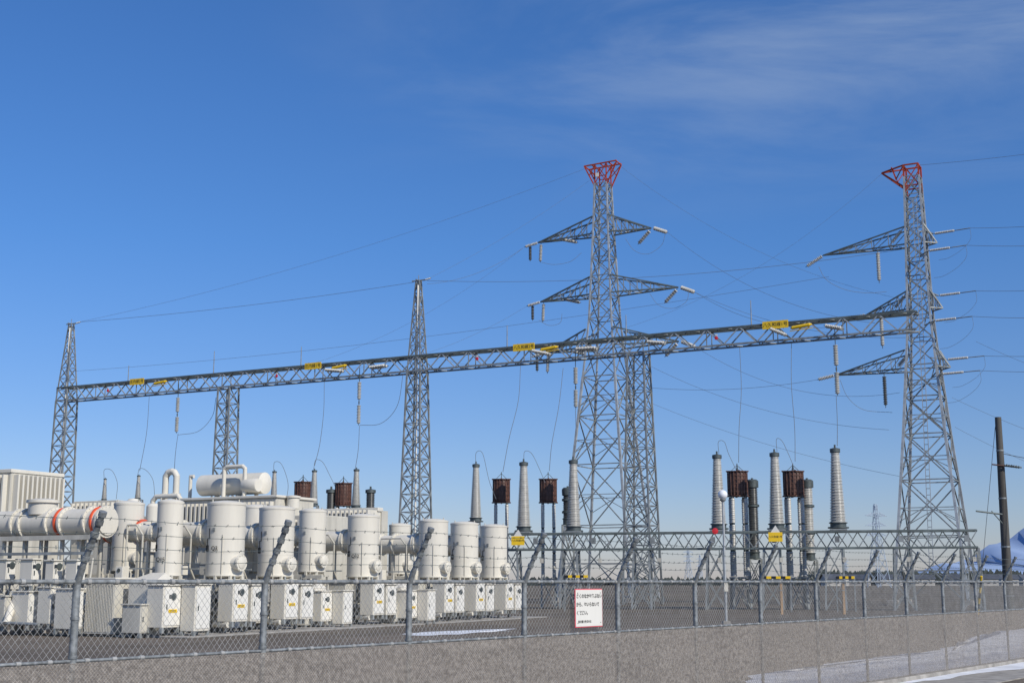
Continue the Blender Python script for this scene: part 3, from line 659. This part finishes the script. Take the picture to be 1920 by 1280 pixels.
    if cab:
        cabinet(e,(r*1.25,-r*.75,1.12),(.65,.85,1.35)); cabinet(e,(-.45,-r*1.35,1.02),(.85,.6,1.45),m=CREAM2,gauge=False,label=False); cabinet(e,(r*1.35,.5,1.05),(.5,.8,1.25),label=False)
        c=B(); c.tube((r*1.15,-r*.55,1.72),(r*.9,-r*.3,zb),.04,STEEL,n=8); c.obj("conduit",e)
        c=B(); c.tube((r*.3,-r*1.0,.35),(r*1.5,-r*1.35,.35),.1,CREAM,n=12); c.obj("low_pipe",e)
    if diagram:
        c=B(); t0=math.radians(-118)
        def q(t,z): return Vector((r*1.012*math.cos(t),r*1.012*math.sin(t),z))
        def ln(a,b_): c.bar(q(*a),q(*b_),.022,BLACK)
        z=zb+h*.33; ln((t0,z),(t0,z+.45)); ln((t0,z+.45),(t0+.18,z+.45)); ln((t0+.18,z+.45),(t0+.18,z+.8)); ln((t0-.12,z),(t0+.12,z)); ln((t0-.12,z+.2),(t0+.12,z+.2)); ln((t0-.12,z),(t0-.12,z+.2)); ln((t0+.12,z),(t0+.12,z+.2))
        c.obj("circuit_diagram",e)
    return e
def gp(u,Y): return Vector((Y*(u-960)/(F*CT+380*ST-40*ST),Y,0))
def upos(u,v,z):
    w=640-v; fwd=F*CT-w*ST; up=F*ST+w*CT; Y=(z-EYE)*fwd/up; return Vector((Y*(u-960)/fwd,Y,0))
ZT=4.6
U=unit(.67,ZT,2.0,"cream cylindrical gas switchgear tank with control cabinet beneath")
U.location=upos(426,941,ZT)
def tx(e,s,z,x=.0,sz=.2,r=.67,deg=-84):
    t=math.radians(deg); text("lettering",s,sz,BLACK,e,(r*1.03*math.cos(t)+x,r*1.03*math.sin(t)-.01,z),(math.pi/2,0,math.radians(deg+90)))
for i,(u,v) in enumerate(((520,950),(682,965),(813,974),(871,979),(926,984))):
    n_=copy_thing(U,upos(u,v,ZT))
    if i==1: tx(n_,"Q12",2.85)
tx(U,"Q3",2.95)
T1=unit(.45,ZT,2.0,"slender cream switchgear cylinder marked Q15 with grey cabinet",pipel=1.4,side=False,cab=False); T1.location=upos(321,938,ZT); tx(T1,"Q15",2.55,sz=.2,r=.45)
BK0=unit(.56,4.75,2.2,"cream rear switchgear tank with orange-red gasket rings on its pipe",cab=False,pipel=1.2,diagram=False,rings=True); BK0.location=upos(243,941,4.75)
BK=unit(.56,4.75,2.2,"cream rear switchgear tank joined by flanged pipes",cab=False,pipel=2.6,diagram=False)
BK.location=upos(615,972,4.75)
copy_thing(BK,upos(750,982,4.75)); copy_thing(BK,upos(380,955,4.75)+GY*2.5)
for u,v in((452,955),(560,962)): copy_thing(BK,upos(u,v,4.55)+GY*1.0)
e=thing("bus_duct","large cream horizontal gas duct with orange-red gasket rings","gas duct",(0,0,0),GROT)
e.location=Vector((P(100,980,47).x,47,0)); zc=P(100,980,47).z
c=B(); c.tube((-4.5,0,zc),(2.6,0,zc),.47,CREAM,n=40)
for x in(-3.2,-1.6,-1.2,.1,.75,1.9,2.5): flange(c,(x,0,zc),(1,0,0),.56,.08,CREAM,18)
c.obj("duct_barrel",e)
for x in(.5,2.2):
    c=B(); c.lathe((x,0,zc),(1,0,0),[(.4,0),(.53,.0),(.53,.07),(.4,.07)],ORING,n=32); c.obj("gasket_ring",e)
c=B(); c.lathe((-.55,0,zc+.3),(0,0,1),[(.5,0),(.5,.42),(.58,.42),(.58,.52),(.5,.53),(.3,.57),(.01,.58)],CREAM,n=32); c.obj("vertical_dome",e)
for x in(-4,-2.2,-.4,1.4): c=B(); frame(c,x-.4,x+.4,-.5,.5,zc-.55); c.obj("support_frame",e)
c=B(); c.bar((-4.5,-.62,zc-.55),(2.8,-.62,zc-.55),.16,CREAM2); c.obj("cable_rail",e); c=B(); c.bar((-4.5,-.9,zc-1.1),(2.8,-.9,zc-1.1),.1,STEEL); c.obj("cable_rail",e)
for x,y,z,s_ in((-3.4,-1,2.2,(.5,.4,.8)),(-2.4,-1.1,2.1,(.6,.4,.9)),(-1.1,-1,2.2,(.5,.4,.7)),(.2,-1.1,2.1,(.6,.4,.9)),(-3,-1.2,.9,(.7,.5,1.2)),(-1.6,-1.3,.85,(.8,.5,1.0)),(.3,-1.3,.9,(.8,.5,1.1)),(1.3,-1.2,1.0,(.6,.5,1.2)),(2.2,-1.0,2.1,(.5,.4,.8)),(2.3,-1.3,.9,(.8,.5,1.3)),(-.5,-1.5,.8,(.6,.5,1.0)),(1.2,-1.0,2.15,(.4,.4,.7))):
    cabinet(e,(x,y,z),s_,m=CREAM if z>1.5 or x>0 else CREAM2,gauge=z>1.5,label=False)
for k in range(12):
    c=B(); x=-4.2+k*.62; c.tube((x,-.95,.1),(x+.1,-.75,2.6),.035,CREAM2,n=8); c.obj("vertical_pipe",e)
c=B(); c.tube((-.3,-1.2,1.4),(.1,-1.9,.4),.13,CREAM,n=12); c.obj("bent_pipe",e); c=B(); c.tube((-3.6,-1.9,.5),(1.6,-1.9,.4),.06,STEEL,n=8); c.obj("low_pipe",e)
e=thing("marshalling_cabinet","large grey ribbed cabinet beside a white operating box","cabinet",(0,0,0),GROT,"outdoor control cabinets"); e.location=gp(213,45)
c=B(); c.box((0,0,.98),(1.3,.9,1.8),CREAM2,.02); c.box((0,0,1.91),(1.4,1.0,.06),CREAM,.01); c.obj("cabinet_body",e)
c=B()
for k in range(18): c.box((-.6+k*.07,-.46,.95),(.02,.02,1.6),CREAM2)
c.obj("ribbed_panel",e)
OB=thing("operating_box","white sloped top operating box with gauge and yellow label","cabinet",(0,0,0),GROT,"outdoor control cabinets"); e=OB; e.location=gp(290,44.5)
c=B(); c.box((0,0,1.35),(1.2,.9,.95),CREAM,.02); c.add([(-.6,-.45,1.84),(.6,-.45,1.84),(.6,.45,1.84),(-.6,.45,1.84),(-.3,.3,2.1),(.3,.3,2.1)],[(0,1,5,4),(1,2,5),(2,3,4,5),(3,0,4)],CREAM); c.obj("box_body",e)
c=B(); frame(c,-.45,.45,-.3,.3,.85); c.obj("support_frame",e)
cabinet(e,(.8,-.25,1.0),(.7,.9,1.35)); cabinet(e,(1.5,.5,.95),(.6,.8,1.5),gauge=False,label=False); cabinet(e,(.1,-.75,.6),(.8,.5,.9),m=CREAM2,gauge=False,label=False)
for u,Y in((375,48.5),(585,53.0),(745,57.5)): copy_thing(OB,gp(u,Y),GROT,.85)
e=thing("power_transformer","big cream transformer with ribbed radiator panels","transformer",(0,0,0),GROT,"cream power transformers"); e.location=gp(-28,60)
zt_=P(0,888,60).z
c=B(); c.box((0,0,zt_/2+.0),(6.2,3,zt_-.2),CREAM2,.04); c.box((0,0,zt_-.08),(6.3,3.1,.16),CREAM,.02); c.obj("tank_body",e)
for k in range(24): c=B(); c.box((-2.9+k*.25,-1.6,zt_-1.15),(.1,.28,1.8),CREAM); c.obj("radiator_fin",e)
for k in range(11): c=B(); c.box((3.25,-1.3+k*.26,zt_-1.15),(.28,.1,1.8),CREAM); c.obj("radiator_fin",e)
e=thing("power_transformer","cream transformer with conservator drum and curved pipes on top","transformer",(0,0,0),GROT,"cream power transformers"); e.location=gp(455,64)
zb_=P(455,938,64).z
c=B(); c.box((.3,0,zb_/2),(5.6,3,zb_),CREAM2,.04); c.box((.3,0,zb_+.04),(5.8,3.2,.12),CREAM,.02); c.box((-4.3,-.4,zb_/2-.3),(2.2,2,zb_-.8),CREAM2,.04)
c.box((4.2,.2,zb_/2-.4),(2.2,2.6,zb_-.9),CREAM2,.03); c.obj("tank_body",e)
for lst in ([((-2.3+k*.26,-1.62,zb_-1.1),(.1,.26,1.8)) for k in range(21)],[((-5.3+k*.24,-1.5,zb_-1.6),(.1,.26,1.3)) for k in range(8)],[((3.3+k*.25,-1.25,zb_-1.7),(.1,.26,1.3)) for k in range(8)]):
    for p_,s_ in lst: c=B(); c.box(p_,s_,CREAM); c.obj("radiator_fin",e)
z=P(445,908,64).z
c=B(); c.lathe((-2.3,-.3,z),(1,0,0),[(.05,-.12),(.35,-.08),(.52,0),(.52,3.8),(.35,3.88),(.05,3.92)],CREAM,n=32)
for x in(-1.4,0,1): c.bar((x,-.3,zb_),(x,-.3,z-.4),.14,CREAM2)
c.obj("conservator_drum",e)
c=B(); c.lathe((.8,-1.0,z-.15),(1,0,0),[(.3,0),(.33,.06),(.33,.8),(.3,.86)],CREAM,n=20); c.obj("small_drum",e)
zt2=P(330,878,64).z
c=B(); pipe(c,[(-4.7,-.3,zb_-1.2),(-4.7,-.3,zt2-.25),(-4.55,-.3,zt2-.05),(-4.3,-.3,zt2),(-4.15,-.3,zt2-.05),(-4.0,-.3,zt2-.25),(-4.0,-.3,zb_-1.2)],.16); flange(c,(-4.7,-.3,zb_+.4),(0,0,1),.24,.07); flange(c,(-4,-.3,zb_+.4),(0,0,1),.24,.07); c.obj("cooling_pipe",e)
c=B(); pipe(c,[(-3.1,-.3,zb_-1.2),(-3.1,-.3,zt2-.3),(-2.9,-.3,zt2-.3)],.09); c.obj("cooling_pipe",e)
c=B(); pipe(c,[(-.35,-1.1,zb_),(-.35,-1.1,zt2-.1),(-.2,-1.1,zt2),(.75,-1.1,zt2),(.9,-1.1,zt2-.12),(.9,-1.1,zb_)],.1); c.obj("cooling_pipe",e)
c=B(); pipe(c,[(-5.2,-.6,zb_-1.2),(-5.2,-.6,zb_+.1),(-5.0,-.6,zb_+.3),(-3.6,-.6,zb_+.3),(-3.4,-.6,zb_+.1),(-3.4,-.6,zb_-1.2)],.12); c.obj("cooling_pipe",e)
c=B(); c.lathe((3.4,-.6,zb_-.5),(0,0,1),[(.3,0),(.3,.5),(.36,.5),(.36,.58),(.15,.62)],CREAM,n=20); c.obj("relief_valve",e)
e=thing("transformer_radiator","low cream ribbed radiator bank behind switchgear","radiator",(0,0,0),GROT); e.location=gp(642,68); zt_=P(640,952,68).z
for k in range(15): c=B(); c.box((-1.9+k*.27,0,zt_-1.3),(.1,1.2,2.3),CREAM); c.obj("radiator_fin",e)
c=B(); c.box((0,.5,zt_-.1),(4,.5,.2),CREAM,.02); c.box((0,.9,zt_/2),(4,.6,zt_-.3),CREAM2); c.obj("header_pipe",e)
e=thing("auxiliary_vessel","cream ribbed auxiliary cooler with vertical vessels behind switchgear","cooler",(0,0,0),GROT); e.location=gp(200,60); z=P(190,940,60).z
c=B(); c.box((0,0,z/2),(2.6,1.6,z),CREAM2,.03); c.obj("cooler_body",e)
for k in range(10): c=B(); c.box((-1.2+k*.26,-.9,z-.8),(.1,.24,1.4),CREAM); c.obj("cooler_fin",e)
c=B(); c.lathe((1.9,-.4,z-2.3),(0,0,1),[(.35,0),(.35,2.2),(.2,2.35),(.01,2.38)],CREAM,n=24); c.tube((1.9,-.4,0),(1.9,-.4,z-2.3),.12,CREAM2,n=12); c.obj("vertical_vessel",e)
c=B(); c.lathe((2.9,-.2,z-2.3),(0,0,1),[(.3,0),(.3,2.0),(.2,2.12),(.01,2.15)],CREAM,n=24); c.tube((2.9,-.2,0),(2.9,-.2,z-2.3),.12,CREAM2,n=12); c.obj("vertical_vessel",e)
b=B(); b.box((0,0,.03),(6,28,.06),CONC,.02); o=b.obj("equipment_foundation",loc=(-7,57,0),rot=math.radians(-26)); tag(o,"low concrete slab under the switchgear row","foundation",kind="structure")
for u in(1466,1583):
    q=P(u,1150,75); e=B(); e.box((0,0,.85),(.14,.14,1.7),WOOD,.01); e.bar((0,0,1.3),(0,0,1.35),.18,STEEL); o=e.obj("timber_post",loc=(q.x,75,0)); tag(o,"short weathered timber post standing in the gravel yard","post","timber marker posts")
# ================= SNOW =================
def snow(pts,label,h=.03):
    G=[]
    for u,v in pts:
        w=640-v; fwd=F*CT-w*ST; up=F*ST+w*CT; Y=-EYE*fwd/up; G.append(Vector((Y*(u-960)/fwd,Y,0)))
    cen=sum(G,Vector())/len(G); ring=[]
    for a,c_ in zip(G,G[1:]+G[:1]):
        for k in range(6): ring.append(a.lerp(c_,k/6)+Vector((random.uniform(-.25,.25),random.uniform(-.4,.4),0)))
    vs=[cen+Vector((0,0,h))]; n=len(ring)
    for f_,z in((.5,h*1.0),(.85,h*.8),(1.0,.006)):
        for p_ in ring: q=cen.lerp(p_,f_); vs.append(Vector((q.x,q.y,z*(random.uniform(.8,1.15) if f_<1 else 1))))
    fs=[(0,1+i,1+(i+1)%n) for i in range(n)]
    for r in range(2):
        for i in range(n): j=(i+1)%n; fs.append((1+r*n+i,1+(r+1)*n+i,1+(r+1)*n+j,1+r*n+j))
    b=B(); b.add([v-cen for v in vs],fs,SNOW,True); o=b.obj("snow_patch",loc=cen); tag(o,label,"snow","melting snow patches",kind="stuff")
snow([(1370,1300),(1420,1264),(1560,1246),(1700,1228),(1800,1208),(1860,1186),(1960,1172),(2040,1200),(1980,1250),(1700,1290)],"patch of old melting snow on brown gravel")
snow([(570,1172),(600,1168),(630,1175),(600,1180)],"small white snow remnant near switchgear")
snow([(760,1187),(850,1182),(960,1178),(950,1182),(850,1189),(770,1191)],"long thin strip of melting snow beside the switchgear",.02)
# ================= DISTANCE =================
MT=mat("haze_tinted_snow_mountain",(.36,.46,.62),.95,0,.1,.006,col2=(.29,.39,.57),spec=0)  # blue aerial haze is mixed into the snow colours, no volume
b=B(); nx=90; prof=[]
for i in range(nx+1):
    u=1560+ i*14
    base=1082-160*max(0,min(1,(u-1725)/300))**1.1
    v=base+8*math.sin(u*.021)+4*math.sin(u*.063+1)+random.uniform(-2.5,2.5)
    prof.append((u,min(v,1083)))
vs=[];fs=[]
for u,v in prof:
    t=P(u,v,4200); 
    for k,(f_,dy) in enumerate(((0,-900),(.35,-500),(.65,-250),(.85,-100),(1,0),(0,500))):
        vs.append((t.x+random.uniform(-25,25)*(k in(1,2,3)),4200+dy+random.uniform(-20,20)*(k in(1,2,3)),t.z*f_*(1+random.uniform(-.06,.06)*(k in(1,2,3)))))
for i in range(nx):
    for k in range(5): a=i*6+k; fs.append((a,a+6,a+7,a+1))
b.add(vs,fs,MT,True); o=b.obj("mountain"); tag(o,"distant snow covered mountain with blue haze painted into its colour","mountain",kind="structure")
FOL=mat("dark_winter_foliage",(.07,.085,.08),.9,0,.3,.2)
b=B()
for i in range(1100):
    u=random.choice((random.uniform(1530,1700),random.uniform(1650,1920),random.uniform(1530,2300),random.uniform(960,1540),random.uniform(-300,960))); Y=random.uniform(640,760)
    g_=P(u,1085,Y); h=random.uniform(3.0,7.0)*(1 if u>1500 else .5)
    for k in range(7):
        c_=Vector((g_.x+random.uniform(-4,4),Y+random.uniform(-3,3),random.uniform(.3,1)*h)); a=random.uniform(0,6.28); r=random.uniform(.8,1.9)
        b.add([c_+Vector((-r,0,-r*.8)),c_+Vector((r,math.sin(a)*r,-r*.6)),c_+Vector((r*.5*math.cos(a),0,r)),c_+Vector((0,r,-.2))],[(0,1,2),(0,2,3),(1,3,2)],FOL)
o=b.obj("distant_treeline"); tag(o,"dark far-off line of trees on the horizon","trees",kind="stuff")
RF=mat("dark_roof_tile",(.09,.10,.12),.6,0,.15,.3); WL=mat("pale_house_wall",(.5,.48,.44),.8,0,.1,.3)
for i,u in enumerate((1565,1612,1730,1850,1890,1925,1790,1668)):
    Y=590+20*(i%3); q=P(u,1085,Y); e=thing("farm_house","small distant farmhouse with dark pitched roof","house",(q.x,Y,0),random.uniform(-.5,.5),"distant farmhouses")
    w=random.uniform(7,11); c=B(); c.box((0,0,1.6),(w,6,3.2),WL); c.add([(-w/2,-3,3.2),(-w/2,3,3.2),(-w/2,0,5)],[(0,1,2)],WL); c.add([(w/2,-3,3.2),(w/2,3,3.2),(w/2,0,5)],[(0,2,1)],WL); c.obj("wall",e)
    c=B(); c.add([(-w/2-.5,-3.5,3.1),(w/2+.5,-3.5,3.1),(w/2+.5,0,5.2),(-w/2-.5,0,5.2),(w/2+.5,3.5,3.1),(-w/2-.5,3.5,3.1)],[(0,1,2,3),(3,2,4,5)],RF); c.obj("roof",e)
    for x in(-w*.3,0,w*.3): c=B(); c.box((x,-3.02,1.7),(1.2,.06,1.2),DKWIN); c.obj("window",e)
for u,v,Y in((1641,945,420),(1312,1040,900),(1290,1025,800),(1585,1045,1000)):
    t=P(u,v,Y); h=t.z; e=thing("distant_pylon","far-off grey lattice pylon with pale haze painted into its colour","pylon",(t.x,Y,0),.4,"distant lattice pylons")
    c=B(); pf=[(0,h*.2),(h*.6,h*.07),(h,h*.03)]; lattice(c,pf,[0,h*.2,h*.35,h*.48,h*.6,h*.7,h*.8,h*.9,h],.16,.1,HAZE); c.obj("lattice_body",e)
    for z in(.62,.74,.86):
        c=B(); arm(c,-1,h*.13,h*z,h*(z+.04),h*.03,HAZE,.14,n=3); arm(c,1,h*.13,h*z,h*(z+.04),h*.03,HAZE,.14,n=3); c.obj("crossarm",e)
# ================= SKY =================
SUN_AZ=math.radians(138); SUN_EL=math.radians(36)
w=bpy.data.worlds.new("World"); scene.world=w; w.use_nodes=True; nt=w.node_tree;N=nt.nodes;L=nt.links
bg=N["Background"]; sk=N.new("ShaderNodeTexSky"); sk.sky_type='NISHITA'; sk.sun_disc=False; sk.sun_elevation=SUN_EL; sk.sun_rotation=SUN_AZ
sk.air_density=1.0; sk.dust_density=.3; sk.ozone_density=3.0; sk.altitude=0
tc=N.new("ShaderNodeTexCoord"); sp=N.new("ShaderNodeSeparateXYZ"); L.new(tc.outputs["Generated"],sp.inputs[0])
mp_=N.new("ShaderNodeMapping"); mp_.inputs["Rotation"].default_value=(0,.25,.3); mp_.inputs["Scale"].default_value=(1.6,1.6,7.5); L.new(tc.outputs["Generated"],mp_.inputs[0])
nz=N.new("ShaderNodeTexNoise"); nz.inputs["Scale"].default_value=1.7; nz.inputs["Detail"].default_value=11; nz.inputs["Roughness"].default_value=.58; nz.inputs["Distortion"].default_value=.6; L.new(mp_.outputs[0],nz.inputs["Vector"])
def MR(src,a,b_):
    n=N.new("ShaderNodeMapRange"); n.interpolation_type='SMOOTHSTEP'; n.inputs[1].default_value=a;n.inputs[2].default_value=b_; L.new(src,n.inputs[0]); return n.outputs[0]
def MU(a,b_):
    n=N.new("ShaderNodeMath"); n.operation='MULTIPLY'
    for i,x in enumerate((a,b_)):
        if isinstance(x,float): n.inputs[i].default_value=x
        else: L.new(x,n.inputs[i])
    return n.outputs[0]
tr_r=N.new("ShaderNodeValToRGB"); e=tr_r.color_ramp.elements; e[0].position=0; e[0].color=(.56,.56,.74,1); e[1].position=.5; e[1].color=(.33,.61,.95,1)
k_=tr_r.color_ramp.elements.new(.12); k_.color=(.44,.555,.79,1)
k_=tr_r.color_ramp.elements.new(.25); k_.color=(.35,.585,.89,1)
L.new(sp.outputs["Z"],tr_r.inputs[0])
tm=N.new("ShaderNodeMixRGB"); tm.blend_type='MULTIPLY'; tm.inputs[0].default_value=1; L.new(sk.outputs[0],tm.inputs[1]); L.new(tr_r.outputs[0],tm.inputs[2])
sc_=N.new("ShaderNodeVectorMath"); sc_.operation='SCALE'; sc_.inputs["Scale"].default_value=1.36; L.new(tm.outputs[0],sc_.inputs[0])
cl=MU(MU(MU(MR(nz.outputs["Fac"],.36,.68),MR(sp.outputs["Z"],.24,.40)),MR(sp.outputs["X"],-.22,.2)),.5)
mx=N.new("ShaderNodeMixRGB"); L.new(cl,mx.inputs[0]); L.new(sc_.outputs[0],mx.inputs[1]); mx.inputs[2].default_value=(3.6,4.6,6.3,1)
L.new(mx.outputs[0],bg.inputs[0]); bg.inputs[1].default_value=.1
sl=bpy.data.lights.new("sun",'SUN'); sl.energy=4.2; sl.angle=math.radians(.5); sl.color=(1,.94,.84)
so=bpy.data.objects.new("sun",sl); COL.objects.link(so)
sd=Vector((math.sin(SUN_AZ)*math.cos(SUN_EL),math.cos(SUN_AZ)*math.cos(SUN_EL),math.sin(SUN_EL))); so.rotation_euler=sd.to_track_quat('Z','Y').to_euler()
# ================= CAMERA =================
cam=bpy.data.cameras.new("camera"); co=bpy.data.objects.new("camera",cam); COL.objects.link(co); scene.camera=co
cam.sensor_width=36; cam.lens=36*F/1920; cam.clip_end=20000; cam.clip_start=.1
co.location=(0,0,EYE); co.rotation_euler=(math.pi/2+TH,0,0)
scene.view_settings.view_transform='Standard'; scene.view_settings.look='None'; scene.view_settings.exposure=0
